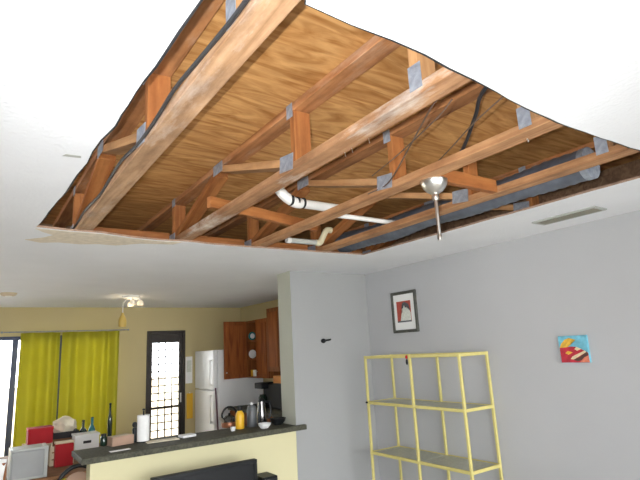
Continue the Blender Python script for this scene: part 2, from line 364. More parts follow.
# ================================================================== TRUSSES
def plate(t, x, y, z, sy, sz, rot=0):
    bm = bmesh.new(); abox(bm, -.0012, .0012, -sy / 2, sy / 2, -sz / 2, sz / 2)
    link('nail_plate', bm, 'plate', t, Matrix.Translation((x - .0010, y, z)) @ Matrix.Rotation(rot, 4, 'X'))
def truss(xr, label, cm, name='floor_truss'):
    w = .089; h = .038; xl = xr - w; xc = xr - w / 2; y0, y1 = -.9, 3.56
    t = thing(name, (xc, 1.5, ZB), label, 'truss', 'floor trusses in the ceiling hole')
    zb = ZB + h; zt = ZT - h
    beam('bottom_chord', (xc, y0, ZB + h / 2), (xc, y1, ZB + h / 2), w, h, cm, t)
    beam('top_chord', (xc, y0, zt + h / 2), (xc, 4.44, zt + h / 2), w, h - .0006, 'top', t)
    v = lambda y, m='web': beam('web', (xc, y, zb), (xc, y, zt), w - .002, h, m, t)
    dg = lambda ya, yb, m='web': beam('web', (xc, ya, zb + .012), (xc, yb, zt - .012), w - .004, h, m, t)
    v(1.775); v(1.02, 'pale_web'); v(3.42)
    dg(1.83, 2.56, 'pale_web'); dg(3.36, 2.66); dg(.30, .96, 'pale_web'); dg(.26, -.4)
    plate(t, xl, 1.835, ZB + .05, .115, .075, .12); plate(t, xl, 1.79, zt + .014, .05, .085)
    plate(t, xl, 2.61, zt + .004, .13, .062); plate(t, xl, 1.015, ZB + .062, .055, .088); plate(t, xl, 1.02, zt + .012, .05, .08)
    plate(t, xl, 3.43, ZB + .035, .12, .065); plate(t, xl, 3.40, zt + .012, .06, .06)
    return t
XT = [.566, 1.213, 1.808, 2.402, 3.005]
t1 = truss(XT[0], 'leftmost floor truss in the ceiling hole with black cable along its chord', 'chord')
t2 = truss(XT[1], 'second floor truss from the left with chalky white stains on its chord', 'chalk')
t3 = truss(XT[2], 'third floor truss from the left, above the chrome fan mount', 'chord2')
t4 = truss(XT[3], 'fourth floor truss from the left, beside the grey duct', 'chord2')
t5 = truss(XT[4], 'rightmost floor truss, mostly hidden behind the duct and ceiling edge', 'chord2')
for px, py in ((345, 157), (352, 153), (369, 144)):
    p = W3(onx(px, py, XT[1] - .004)); tube('nail', [(p.x, p.y, ZB + .004), (p.x + .002, p.y - .002, ZB - .018)], .0022, 'steel', t2, 6)
for px, py in ((528, 146),):
    p = W3(onx(px, py, XT[2] - .02)); tube('nail', [(p.x, p.y, ZB + .004), (p.x + .006, p.y - .002, ZB - .014)], .003, 'steel', t3, 6)
# rim ribbon boards at the far bearing, one per bay
for i in range(4):
    tag(beam('ribbon_board', (XT[i] + .001, 3.50, ZB + .045), (XT[i + 1] - .090, 3.50, ZB + .045), .038, .088, 'web', None, side=(0, 1, 0)),
        ['orange ribbon board between the first and second truss at the far edge', 'orange ribbon board between the second and third truss at the far edge',
         'orange ribbon board between the third and fourth truss at the far edge', 'orange ribbon board between the fourth and fifth truss at the far edge'][i], 'board', 'ribbon boards at the far end of the hole')
# loose brace lying across two chords
a = onz(209, 202, .856); b = onz(316, 227, .856)
tag(beam('cross_brace', W3(a), W3(b), .038, .064, 'web', None, side=(0, 1, 0)), 'orange cross brace lying across the second and third truss chords', 'board')
# sliver of torn paper hanging under plywood beside first truss
a = W3(onx(125, 184, .70)); b = W3(onx(108, 203, .66)); c = W3(onx(94, 216, .62)); c.x = XT[0] + .004; c.y = 3.3; c.z = ZB + .03
tag(tube('torn_strip', crom([a, (a + b) / 2 + Vector((.01, 0, .01)), b, c], 4), [.006] * 13, 'patch', seg=6), 'pale torn paper strip beside the leftmost truss', 'paper strip')
# black cable along the left upper edge of the first truss chord
cp = []
for k in range(15):
    y = .3 + k * .224; cp.append((XT[0] - .089 - .0065 + .003 * math.sin(k * 2.1), y, ZB + .030 + .010 * math.sin(k * 1.7)))
tag(tube('cable', crom(cp, 4), .0068, 'cable', seg=8), 'black cable running along the leftmost truss chord', 'cable')
def cable(label, P, r, m, group='cables hanging between the trusses'):
    tag(tube('cable', crom(P, 6), r, m, seg=7), label, 'cable', group)
P0 = W3(onx(487, 86, 1.60)); P1 = W3(onx(475, 117, 1.74)); P2 = W3(onx(461, 152, 1.90))
cable('thick black cable slanting between the second and third truss', [P0 + Vector((-.12, -.4, .05)), P0, P1, P2, P2 + Vector((.12, .25, -.03))], .0085, 'cable')
P0 = W3(onx(431, 108, 1.28)); P1 = W3(onx(410, 146, 1.48)); P2 = W3(onx(388, 183, 1.704))
cable('thin dark wire crossing the third truss post above its steel plate', [P0 + Vector((-.03, -.1, .02)), P0, P1, P2, W3(onx(368, 194, 1.708))], .0035, 'thin')
P0 = W3(onx(479, 118, 1.50)); P2 = W3(onx(434, 166, 1.85))
cable('thin brown wire just left of the thick black cable', [P0 + Vector((-.08, -.3, .03)), P0, (P0 + P2) / 2, P2, P2 + Vector((.1, .2, -.02))], .003, 'thin')
P0 = W3(onx(437, 118, 1.34)); P2 = W3(onx(372, 176, 1.66))
cable('thin wire drooping from the chalky truss chord to the third truss', [P0 + Vector((-.03, -.1, .02)), P0, (P0 + P2) / 2 + Vector((0, 0, -.008)), P2], .0028, 'thin')
# pipes
pp_ = thing('drain_pipe', (1.8, 2.6, EYE + .90), 'white plastic drain pipe with strapped elbow between the second and third truss', 'pipe', 'pipes above the ceiling')
A = W3(ony(297, 203, 2.6)); B = W3(ony(345, 209, 2.6)) ; B.z = A.z
E1 = W3(ony(281, 193, 2.62)); 
tube('pipe', [A, B], .030, 'pvc', pp_, 16)
tube('elbow', crom([A + Vector((.03, 0, 0)), A + Vector((-.02, 0, .002)), E1 + Vector((.02, 0, -.012)), E1 + Vector((-.02, .01, .05)), E1 + Vector((-.03, .01, .10))], 5), .033, 'pvc', pp_, 16)
for k, f in enumerate((-.045, 0.0, .045)):
    c = A + Vector((f, 0, .004 if f >= 0 else .012)); tube('strap', [c + Vector((-.007, 0, 0)), c + Vector((.007, 0, 0))], .0355, 'blackm', pp_, 16)
A = W3(ony(347, 216.3, 2.5)); B = W3(ony(398, 223.5, 2.5)); A.z = B.z = (A.z + B.z) / 2
tag(tube('pipe', [A - Vector((.10, 0, 0)), A, B, B + Vector((.03, 0, 0))], .016, 'pvc', seg=14), 'thin white pipe running to the right below the fan mount', 'pipe', 'pipes above the ceiling')
lp = thing('waste_pipe', (2, 3.1, CE + .02), 'grey and cream waste pipe lying low at the far edge', 'pipe', 'pipes above the ceiling')
A = W3(ony(288, 240, 3.14)); B = W3(ony(318, 241.5, 3.14)); A.z = B.z = max(A.z, CE + .036)
tube('pipe', [A, B], .020, 'pvcg', lp, 14); tube('pipe_cap', [A + Vector((-.012, 0, 0)), A + Vector((.02, 0, 0))], .024, 'pvc', lp, 14)
C1 = W3(ony(326, 231, 3.14)); tube('elbow', crom([B - Vector((.02, 0, 0)), B + Vector((.02, 0, .004)), C1, C1 + Vector((.05, 0, .010))], 5), .024, 'pvcy', lp, 14)
# flexible duct beside the fourth truss
dk = thing('flexible_duct', (2.66, 2.4, CE + .05), 'grey wrapped flexible air duct running along the right edge of hole', 'duct')
dp = []; dr = []
for k in range(70):
    y = 1.24 + k * .031; dp.append((2.625 + .010 * math.sin(k * .16), y, EYE + .882 + .004 * math.sin(k * .21))); dr.append(.080 + (.005 if k % 2 else 0) + .004 * math.sin(k * .3))
tube('duct_wrap', dp, dr, 'duct', dk, 20)
tube('collar', [(2.625, 1.215, EYE + .882), (2.625, 1.25, EYE + .882)], .088, 'plate', dk, 20)
# ceiling fan mount
fx, fy = onz(434, 183, .772).xy
fm = thing('ceiling_fan_mount', (fx, fy, ZB - .09), 'brushed nickel ceiling fan canopy with bare down rod under the third truss', 'fan mount')
zc = ZB - .0005
lathe('canopy', (fx, fy, zc - .068), [(.0, 0), (.016, 0), (.024, .003), (.040, .014), (.054, .030), (.063, .048), (.067, .062), (.067, .068), (0, .068)], 'steel', fm, 28)
lathe('coupling', (fx, fy, zc - .098), [(0, 0), (.016, 0), (.018, .012), (.018, .026), (.014, .033), (0, .034)], 'steel', fm, 16)
tube('down_rod', [(fx, fy, zc - .09), (fx, fy, zc - .285)], .0085, 'steel', fm, 12)
lathe('rod_end', (fx, fy, zc - .30), [(0, 0), (.011, 0), (.012, .02), (.009, .028), (0, .029)], 'steel', fm, 12)
fb = beam('fan_brace', (1.8085, 1.60, ZB + .036), (2.3125, 1.60, ZB + .036), .038, .070, 'web', None, side=(0, 1, 0)); tag(fb, 'orange brace board between the third and fourth truss behind the fan mount', 'board')
# air register in the ceiling strip
vr = thing('air_register', (3.17, 1.67, CE - .012), 'beige louvered air register in the ceiling strip beside the hole', 'air vent')
vx0, vx1, vy0, vy1 = 3.10, 3.25, 1.46, 1.89
boxes('frame', [(vx0, vx0 + .018, vy0, vy1, CE - .010, CE - .0003), (vx1 - .018, vx1, vy0, vy1, CE - .010, CE - .0003), (vx0 + .018, vx1 - .018, vy0, vy0 + .018, CE - .010, CE - .0003), (vx0 + .018, vx1 - .018, vy1 - .018, vy1, CE - .010, CE - .0003)], 'pvcg', vr)
box('backing', vx0 + .018, vx1 - .018, vy0 + .018, vy1 - .018, CE - .003, CE - .0005, 'blackm', vr)
for k in range(9):
    bm = bmesh.new(); abox(bm, -.005, .005, -(vy1 - vy0 - .038) / 2, (vy1 - vy0 - .038) / 2, -.0007, .0007)
    link('louver', bm, 'louver', vr, Matrix.Translation((vx0 + .024 + k * .0127, (vy0 + vy1) / 2, CE - .0075)) @ Matrix.Rotation(-.75, 4, 'Y'))
# ================================================================== LIVING ROOM
# framed print on the right wall
def pic():
    y0, y1 = 4.475 * H, 4.925 * H; z0, z1 = EYE + .145 * H, EYE + .668 * H; X = XR
    t = thing('framed_print', (X, (y0 + y1) / 2, z0), 'small dark-framed print of a pale figure on red above the yellow shelf', 'picture')
    fw = .028
    boxes('frame', [(X - .022, X - .0003, y0, y0 + fw, z0, z1), (X - .022, X - .0003, y1 - fw, y1, z0, z1), (X - .022, X - .0003, y0 + fw, y1 - fw, z0, z0 + fw), (X - .022, X - .0003, y0 + fw, y1 - fw, z1 - fw, z1)], 'frame', t, .003)
    box('mat_board', X - .010, X - .0005, y0 + fw, y1 - fw, z0 + fw, z1 - fw, 'matb', t)
    ya, yb, za, zb = y0 + .082, y1 - .068, z0 + .105, z1 - .095; w, h = yb - ya, zb - za
    P = lambda L: [(yb - u * w, za + v * h) for u, v in L]      # u runs left to right as seen
    pr = polyplate('print', P([(0, 0), (1, 0), (1, 1), (0, 1)]), 'x', X - .0112, X - .0102, 'pred', t)
    polyplate('print_figure', P([(.22, .03), (.97, .03), (.97, .42), (.85, .60), (.62, .68), (.50, .86), (.38, .72), (.42, .50), (.30, .34)]), 'x', X - .0118, X - .0113, 'pfig', pr)
    polyplate('print_hair', P([(.34, .62), (.40, .88), (.58, .96), (.84, .84), (.96, .50), (.86, .56), (.76, .72), (.60, .66), (.55, .80), (.46, .66)]), 'x', X - .0122, X - .0119, 'phair', pr)
    polyplate('print_border', P([(0, -.02), (1, -.02), (1, .05), (0, .05)]), 'x', X - .0122, X - .0119, 'phair', pr)
pic()
def canvas():
    y0, y1 = 2.412 * H, 2.682 * H; z0, z1 = EYE - .247 * H, EYE - .004 * H; X = XR
    t = thing('small_canvas', (X, (y0 + y1) / 2, z0), 'small square canvas with blue sky and red mound on the grey wall', 'painting')
    box('canvas', X - .020, X - .0003, y0, y1, z0, z1, 'sky', t, .002)
    w, h = y1 - y0, z1 - z0; P = lambda L: [(y1 - u * w, z0 + v * h) for u, v in L]
    d = [X - .0205]
    def lay(L, m): polyplate('paint', P(L), 'x', d[0] - .0004, d[0] + .001, m, t); d[0] -= .0004
    lay([(.02, .01), (.99, .01), (.98, .36), (.82, .46), (.62, .58), (.40, .60), (.02, .56)], 'cred')
    lay([(.02, .56), (.10, .72), (.24, .86), (.40, .92), (.62, .84), (.48, .76), (.40, .64), (.30, .58)], 'cyel')
    lay([(.44, .12), (.66, .20), (.94, .40), (.99, .30), (.80, .12), (.60, .05)], 'cdark')
    lay([(.36, .14), (.44, .24), (.88, .44), (.92, .38), (.60, .20), (.46, .12)], 'ccream')
    lay([(.20, .36), (.30, .44), (.46, .38), (.30, .30)], 'cyel')
    lay([(.66, .02), (.99, .02), (.98, .26), (.84, .20)], 'cpink')
    lay([(.54, .50), (.62, .58), (.78, .50), (.62, .44)], 'ccream')
canvas()
# yellow metal shelf unit
def shelf():
    xf, xb = 4.09 * H, 4.53 * H; ys = [3.495 * H, 4.20 * H, 4.985 * H]; zt = EYE - .118 * H; s = .021
    t = thing('metal_shelf_unit', ((xf + xb) / 2, ys[1], 0), 'open yellow metal shelf unit against the grey right wall', 'shelf')
    for x in (xf, xb):
        for y in ys: box('post', x - s / 2, x + s / 2, y - s / 2, y + s / 2, 0, zt, 'yellow', t, .002)
    for zi, z in enumerate((zt - .012, EYE - .675 * H, EYE - 1.25 * H, EYE - 1.82 * H)):
        zz0, zz1 = z - .014, z + .010
        for x in (xf, xb):
            for i in range(2): box('rail', x - .007, x + .007, ys[i] + s / 2, ys[i + 1] - s / 2, zz0, zz1, 'yellow', t)
        for y in (ys[0], ys[2]): box('rail', xf + s / 2, xb - s / 2, y - .007, y + .007, zz0, zz1, 'yellow', t)
        if zi:
            for i in range(2): box('shelf_board', xf + .008, xb - .008, ys[i] + .008, ys[i + 1] - .008, z - .004, z + .005, 'shelf', t)
    lathe('corner_knob', (xf - .014, ys[2] + .004, EYE - .672 * H - .01), [(0, 0), (.010, .002), (.014, .010), (.010, .018), (0, .02)], 'black', t, 12)
    k = thing('hanging_charm', (xf - .014, ys[1] + .025, zt - .06), 'tiny red and black charm hanging on the yellow shelf middle post', 'charm')
    p = (xf - .014, ys[1] + .025)
    lathe('red_body', (p[0], p[1], zt - .035), [(0, 0), (.009, .004), (.011, .016), (.007, .030), (0, .034)], 'red', k, 10)
    lathe('black_tassel', (p[0], p[1], zt - .085), [(0, 0), (.007, .004), (.010, .02), (.008, .045), (0, .052)], 'black', k, 10)
shelf()
# wall hook on the partition
hx, hz = ony(322, 341, YP).x, EYE + ony(322, 341, YP).z
hk = thing('wall_hook', (hx, YP, hz), 'small black knobbed hook on the pale wall beside the counter', 'hook')
lathe('base', (hx, YP - .026, hz - .02), [(0, -.004), (.015, .001), (.024, .012), (.026, .02), (.024, .028), (.015, .039), (0, .044)], 'black', hk, 14)
tube('arm', crom([(hx + .01, YP - .025, hz), (hx + .04, YP - .03, hz + .004), (hx + .075, YP - .03, hz + .008), (hx + .085, YP - .03, hz + .012)], 4), .009, 'black', hk, 8)
# counter top
ct = thing('bar_counter', (1.6, 4.38, .945), 'dark grey laminate bar counter top on the cream half wall', 'counter')
boxes('counter_slab', [(.725, 2.5525, 4.145, 4.60, .9455, .989), (2.5525, 2.645, 4.145, 4.1895, .9455, .989)], 'counter', ct, .004)
# TV and speaker before the half wall
tx0, tx1, tyy = 1.135, 1.965, 3.84; tz = EYE - .834
tv = thing('flat_television', ((tx0 + tx1) / 2, tyy, 0), 'black flat television standing before the cream half wall', 'television')
boxes('bezel', [(tx0, tx1, tyy, tyy + .05, tz - .030, tz), (tx0, tx1, tyy, tyy + .05, tz - .50, tz - .45), (tx0, tx0 + .03, tyy, tyy + .05, tz - .45, tz - .03), (tx1 - .03, tx1, tyy, tyy + .05, tz - .45, tz - .03)], 'black', tv, .003)
box('screen', tx0 + .03, tx1 - .03, tyy + .008, tyy + .048, tz - .45, tz - .03, 'black', tv)
boxes('stand', [(tx0 + .3, tx1 - .3, tyy + .015, tyy + .045, .02, tz - .49), (tx0 + .15, tx1 - .15, tyy - .09, tyy + .15, 0, .02)], 'black', tv, .003)
sp = thing('tower_speaker', (2.07, 3.86, 0), 'black tower speaker at the right of the television', 'speaker')
box('cabinet', 1.992, 2.125, 3.80, 3.98, 0, EYE - .975, 'black', sp, .005); box('grille', 2.0, 2.117, 3.792, 3.7995, .05, EYE - .99, 'blackm', sp, .002)
# ================================================================== FAR WALL
def sliding():
    SA, SB, SC_, SD = [ony(p, 390, YF + .04).x for p in (9.0, 15.0, 54.0, 61.5)]
    t = thing('window_1', (.63, YF + .06, 0), None, None, kind='structure')
    y0, y1 = YF + .03, YF + .09
    for nm, b in (('frame', (-1.60, -1.55, y0, y1, 0, 2.05)), ('frame', (1.71, 1.76, y0, y1, 0, 2.05)), ('frame', (-1.55, 1.71, y0, y1, 2.0, 2.05)), ('frame', (-1.55, 1.71, y0, y1, 0, .04)),
                  ('stile', (SA, SB, y0, y1, .04, 2.0)), ('stile', (SC_, SD, y0, y1, .04, 2.0))):
        box(nm, *b, 'alu', t)
    for x0, x1 in ((-1.55, SA), (SB, SC_), (SD, 1.71)): box('pane', x0, x1, YF + .058, YF + .062, .04, 2.0, 'glass', t)
sliding()
def curtain(x0, x1, label, ph):
    n = 90; zt = 2.085; zb = .03; bm = bmesh.new(); rows = []
    Ln = x1 - x0
    for r in range(13):
        v = r / 12; z = zt + (zb - zt) * v; row = []
        for k in range(n + 1):
            u = k / n; am = .046 + .008 * v; s = math.sin(u * Ln * 2 * PI / .20 + ph + .5 * math.sin(u * 7 + v * 1.2))
            xx = x0 + u * Ln + (u - .5) * .03 * v * math.sin(ph + 2) + .008 * math.cos(u * Ln * 4 * PI / .20 + ph) * v
            row.append(bm.verts.new((xx, YF - .105 + am * s, z)))
        rows.append(row)
    for a, b in zip(rows, rows[1:]):
        for k in range(n): bm.faces.new((a[k], a[k + 1], b[k + 1], b[k]))
    o = link('curtain', bm, 'lime', smooth=True)
    sm = o.modifiers.new('thick', 'SOLIDIFY'); sm.thickness = .0025
    return tag(o, label, 'curtain', 'lime green curtains')
cx = lambda px, py=380: ony(px, py, YF - .075).x
curtain(cx(17.5), cx(57.5), 'left lime green curtain panel beside the bright glass door', .4)
curtain(cx(60), cx(117.5, 370), 'right wider lime green curtain panel beside the cream wall', 1.3)
cr = thing('curtain_rod', (1.1, YF - .075, 2.09), 'thin metal curtain rod above the lime curtains', 'curtain rod')
tube('rod', [(.35, YF - .105, 2.100), (1.90, YF - .105, 2.100)], .008, 'plate', cr, 10)
for x in (.33, 1.92): lathe('finial', (x, YF - .105, 2.086), [(0, 0), (.012, .004), (.016, .014), (.012, .024), (0, .028)], 'plate', cr, 10)
for x in (.42, .96, 1.84): boxes('bracket', [(x - .006, x + .006, YF - .105, YF - .0005, 2.094, 2.104)], 'plate', cr)
# dark door with a gridded pane
def door():
    t = thing('door_1', (2.52, YF + .05, 0), None, None, kind='structure')
    y0, y1 = YF - .02, YF + .08; x0, x1, zt = 2.225, 2.825, 2.075
    boxes('door_frame', [(x0, x0 + .045, y0, y1, 0, zt), (x1 - .045, x1, y0, y1, 0, zt), (x0 + .045, x1 - .045, y0, y1, zt - .05, zt)], 'doorf', t, .003)
    a, b = x0 + .045, x1 - .045
    boxes('door_leaf', [(a, a + .045, y0 + .02, y0 + .06, .005, zt - .0505), (b - .05, b, y0 + .02, y0 + .06, .005, zt - .0505), (a + .045, b - .05, y0 + .02, y0 + .06, zt - .185, zt - .0505), (a + .045, b - .05, y0 + .02, y0 + .06, .005, .28)], 'doorf', t, .002)
    ga, gb, g0, g1 = a + .045, b - .05, .28, zt - .185
    box('pane', ga, gb, y0 + .038, y0 + .042, g0, g1, 'glass', t)
    for k in range(1, 4): x = ga + (gb - ga) * k / 4; box('muntin', x - .009, x + .009, y0 + .044, y0 + .056, g0, g1, 'doorf', t)
    nz = 15
    for k in range(1, nz):
        z = g0 + (g1 - g0) * k / nz; th = .020 if k == 6 else .009
        box('muntin', ga, gb, y0 + .0565, y0 + .066, z - th, z + th, 'doorf', t)
    box('handle', b - .035, b - .015, y0 + .004, y0 + .02, .98, 1.12, 'steel', t)
door()
# outdoors behind the glass
tag(box('patio_ground', -30, 30, -30, 30, -.3, -.11, 'ground'), kind='structure')
tag(box('wall_patio', -6, 9, 11.6, 11.8, -.11, 1.25, 'fence'), kind='structure')
# ceiling lamp over the dining table
lx, ly = 1.62, 6.5
lm = thing('ceiling_lamp', (lx, ly, CE - .02), 'small white ceiling lamp with amber glass drop near the dark door', 'lamp')
lathe('canopy', (lx, ly, CE - .032), [(0, 0), (.075, 0), (.10, .012), (.105, .026), (.105, .0317), (0, .0317)], 'white', lm, 24)
for k, (dx, dy) in enumerate(((.10, -.05), (.02, .10), (.0, -.11))):
    c = (lx + dx, ly + dy)
    tube('arm', [(lx + dx * .4, ly + dy * .4, CE - .03), (c[0], c[1], CE - .055)], .008, 'white', lm, 8)
    lathe('lamp_shade', (c[0], c[1], CE - .115), [(.036, 0), (.040, .02), (.034, .045), (.018, .058), (0, .06)], 'lampglass', lm, 16)
dx = ony(122.5, 320, 6.42).x
tube('drop_stem', [(lx - .05, ly - .03, CE - .03), (dx, 6.42, CE - .10), (dx, 6.42, EYE + .555)], .006, 'white', lm, 8)
lathe('amber_drop', (dx, 6.42, EYE + .385), [(0, 0), (.040, .002), (.046, .03), (.045, .085), (.030, .125), (.016, .15), (.014, .172), (0, .173)], 'amber', lm, 18)
pl = bpy.data.lights.new('ceiling_lamp_bulb', 'POINT'); plo = bpy.data.objects.new('ceiling_lamp_bulb', pl); COL.objects.link(plo)
pl.energy = 1.5; pl.color = (1, .80, .52); pl.shadow_soft_size = .06; plo.location = (lx, ly, CE - .18)
sd = thing('smoke_detector', (.30, 6.35, CE - .03), 'round beige smoke detector on the ceiling above the curtains', 'detector')
lathe('body', (.30, 6.35, CE - .032), [(0, 0), (.055, 0), (.075, .010), (.082, .0317), (0, .0317)], 'beige', sd, 24)
lathe('cover', (.30, 6.35, CE - .040), [(0, 0), (.03, 0), (.034, .007), (0, .0078)], 'white', sd, 20)
# ================================================================== KITCHEN
fr = thing('refrigerator', (3.39, 7.52, 0), 'white refrigerator facing left behind the counter', 'refrigerator')
fz = EYE + .066
box('body', 3.05, 3.80, 7.15, 7.91, .02, fz, 'fridge', fr, .012)
box('door', 2.98, 3.045, 7.152, 7.908, .05, 1.15, 'fridge', fr, .012); box('door', 2.98, 3.045, 7.152, 7.908, 1.165, fz, 'fridge', fr, .012)
for z0, z1 in ((.70, 1.10), (1.22, 1.60)): boxes('handle', [(2.935, 2.955, 7.20, 7.225, z0, z1), (2.955, 2.981, 7.20, 7.225, z0, z0 + .03), (2.955, 2.981, 7.20, 7.225, z1 - .03, z1)], 'white', fr, .003)
boxes('foot', [(3.1, 3.15, 7.2, 7.25, 0, .02), (3.7, 3.75, 7.2, 7.25, 0, .02), (3.1, 3.15, 7.82, 7.87, 0, .02), (3.7, 3.75, 7.82, 7.87, 0, .02)], 'black', fr)
bo = thing('broom', (2.99, 6.98, 0), 'purple broom stick leaning on the refrigerator side', 'broom')
tube('stick', [(2.99, 6.98, .24), W3(ony(215.5, 388, 7.10))], .012, 'burg', bo, 10); box('brush', 2.90, 3.10, 6.95, 7.01, 0, .25, 'burg', bo, .01)
wc = thing('wall_calendar', (2.89, YF, 1.5), 'narrow pale wall calendar between the dark door and refrigerator', 'calendar')
box('sheet', 2.835, 2.945, YF - .006, YF - .0005, 1.25, 1.66, 'paper', wc); box('photo', 2.85, 2.93, YF - .0075, YF - .0062, 1.42, 1.60, 'pfig', wc)
yt = thing('hanging_towel', (2.91, YF - .02, .7), 'yellow towel hanging on the wall beside the refrigerator', 'towel')
box('towel', 2.85, 2.95, YF - .02, YF - .0005, .72, 1.10, 'gold', yt, .006); tube('peg', [(2.90, YF - .03, 1.105), (2.90, YF - .0005, 1.105)], .006, 'steel', yt, 8)
# wall cabinet with one open door
def cabinet():
    x0, x1, y0, y1, z0, z1 = 3.49, XK - .0005, 6.36, 7.10, EYE - .365, EYE + .475; ym = 6.74; p = .018
    t = thing('wall_cabinet', (3.65, 6.7, z0), 'brown wooden wall cabinet with one open door showing crockery', 'cabinet')
    boxes('carcass', [(x0, x1, y0, y0 + p, z0, z1), (x0, x1, y1 - p, y1, z0, z1), (x0, x1, y0 + p, y1 - p, z0, z0 + p), (x0, x1, y0 + p, y1 - p, z1 - p, z1), (x1 - .01, x1, y0 + p, y1 - p, z0 + p, z1 - p), (x0 + .005, x1 - .01, ym - .009, ym + .009, z0 + p, z1 - p)], 'cab', t)
    for z in (z0 + .26, z0 + .53): box('shelf_board', x0 + .02, x1 - .01, ym + .01, y1 - p, z, z + p, 'cab', t)
    d = thing('door', (x0 - .01, 6.55, z0), None, None); d.parent = t; d.matrix_local = WM[t.name].inverted() @ WM[d.name]
    box('door_panel', x0 - .021, x0 - .001, y0 + .002, ym - .002, z0, z1, 'cabd', d, .002); box('raised_panel', x0 - .026, x0 - .0205, y0 + .055, ym - .055, z0 + .06, z1 - .06, 'cabd', d, .004)
    lathe('knob', (x0 - .034, ym - .03, z0 + .08), [(0, 0), (.010, .003), (.014, .012), (.010, .02), (0, .024)], 'steel', d, 10)
    e = thing('door', (x0 - .18, y1, z0), None, None); e.parent = t; e.matrix_local = WM[t.name].inverted() @ WM[e.name]
    box('door_panel', x0 - .37, x0 - .002, y1 - .021, y1 - .001, z0, z1, 'cabd', e, .002); box('raised_panel', x0 - .315, x0 - .055, y1 - .026, y1 - .0205, z0 + .06, z1 - .06, 'cabd', e, .004)
    lathe('knob', (x0 - .34, y1 - .034, z0 + .08), [(0, 0), (.010, .003), (.014, .012), (.010, .02), (0, .024)], 'steel', e, 10)
    return x0, ym, y1, z0, p
x0, ym, y1, cz0, p = cabinet()
def plate_up(c, r, m, label):
    bm = bmesh.new(); n = 20
    t = thing('plate', (c[0], c[1], c[2] - r), label, 'plate', 'crockery in the open cabinet')
    for nm, rr, th, xx, mm in (('rim', r, .008, 0, m), ('centre', r * .6, .004, -.006, 'matb')):
        b = bmesh.new(); bmesh.ops.create_cone(b, cap_ends=True, segments=n, radius1=rr, radius2=rr * .92, depth=th)
        link(nm, b, mm, t, Matrix.Translation((c[0], c[1] + xx, c[2])) @ Matrix.Rotation(PI / 2, 4, 'X'))
plate_up((3.575, 7.05, cz0 + .53 + p + .065), .065, 'teal', 'teal rimmed plate standing on the upper shelf of open cabinet')
plate_up((3.575, 7.05, cz0 + .26 + p + .065), .065, 'white', 'white rimmed plate standing on the middle shelf of open cabinet')
def mug(c, m, label, r=.04, h=.09):
    t = thing('mug', c, label, 'mug', 'mugs in the open cabinet')
    lathe('body', c, [(0, 0), (r * .9, 0), (r, .01), (r, h), (r * .88, h), (r * .85, .012), (0, .012)], m, t, 16)
    tube('handle', crom([(c[0], c[1] - r * .95, c[2] + h * .8), (c[0], c[1] - r * 1.6, c[2] + h * .7), (c[0], c[1] - r * 1.6, c[2] + h * .35), (c[0], c[1] - r * .95, c[2] + h * .2)], 4), .006, m, t, 8)
mug((3.55, 6.92, cz0 + p), 'white', 'white mug on the bottom shelf of open cabinet'); mug((3.57, 7.03, cz0 + p), 'gold', 'yellow mug on the bottom shelf of open cabinet')
# taller cabinet nearer the counter wall
tc = thing('wall_cabinet', (3.65, 6.0, 1.5), 'taller brown wall cabinet partly hidden by the wall end', 'cabinet')
box('carcass', 3.47, XK - .0005, 5.62, 6.355, EYE - .27, EYE + .60, 'cab', tc)
for ya, yb in ((5.625, 5.985), (5.99, 6.35)):
    dd = box('door', 3.45, 3.4695, ya, yb, EYE - .268, EYE + .598, 'cab', tc, .002)
    box('raised_panel', 3.444, 3.4505, ya + .055, yb - .055, EYE - .21, EYE + .54, 'cabd', dd, .003)
MZ = .911
ms = thing('microwave_oven', (3.62, 6.05, .911), 'black microwave oven under the taller wall cabinet', 'microwave')
box('case', 3.46, XK - .0005, 5.78, 6.355, MZ, MZ + .33, 'black', ms, .006); box('door', 3.445, 3.4595, 5.93, 6.35, MZ + .01, MZ + .32, 'blackm', ms, .003); box('control_panel', 3.447, 3.4595, 5.785, 5.92, MZ + .01, MZ + .32, 'dkgrey', ms, .003)
ob = box('carton', 3.50, 3.70, 6.0, 6.3, MZ + .3303, MZ + .43, 'orange'); tag(ob, 'orange carton on top of the black microwave', 'carton')
bc = thing('base_cabinet', (3.5, 6.3, 0), 'brown base cabinets under the kitchen worktop', 'cabinet')
box('carcass', 3.22, XK - .001, 4.9, 7.10, .1, .87, 'cab', bc); box('plinth', 3.28, XK - .001, 4.9, 7.10, 0, .0995, 'black', bc)
for k in range(4): box('door', 3.20, 3.2195, 4.905 + k * .549, 5.445 + k * .549, .11, .86, 'cabd', bc, .002)
wt = box('worktop', 3.18, XK - .0005, 4.88, 7.12, .8705, .91, 'counter', None, .004); tag(wt, 'dark kitchen worktop along the kitchen right wall', 'worktop')
cm = thing('coffee_maker', (3.45, 6.5, .91), 'black coffee maker on the kitchen worktop beneath the cabinets', 'coffee maker')
boxes('body', [(3.36, 3.60, 6.38, 6.60, .9105, .95), (3.50, 3.60, 6.38, 6.60, .95, 1.24), (3.36, 3.60, 6.38, 6.60, 1.17, 1.25)], 'black', cm, .008)
lathe('carafe', (3.43, 6.49, .9505), [(0, 0), (.055, 0), (.065, .04), (.06, .10), (.045, .14), (0, .145)], 'gdark', cm, 16)
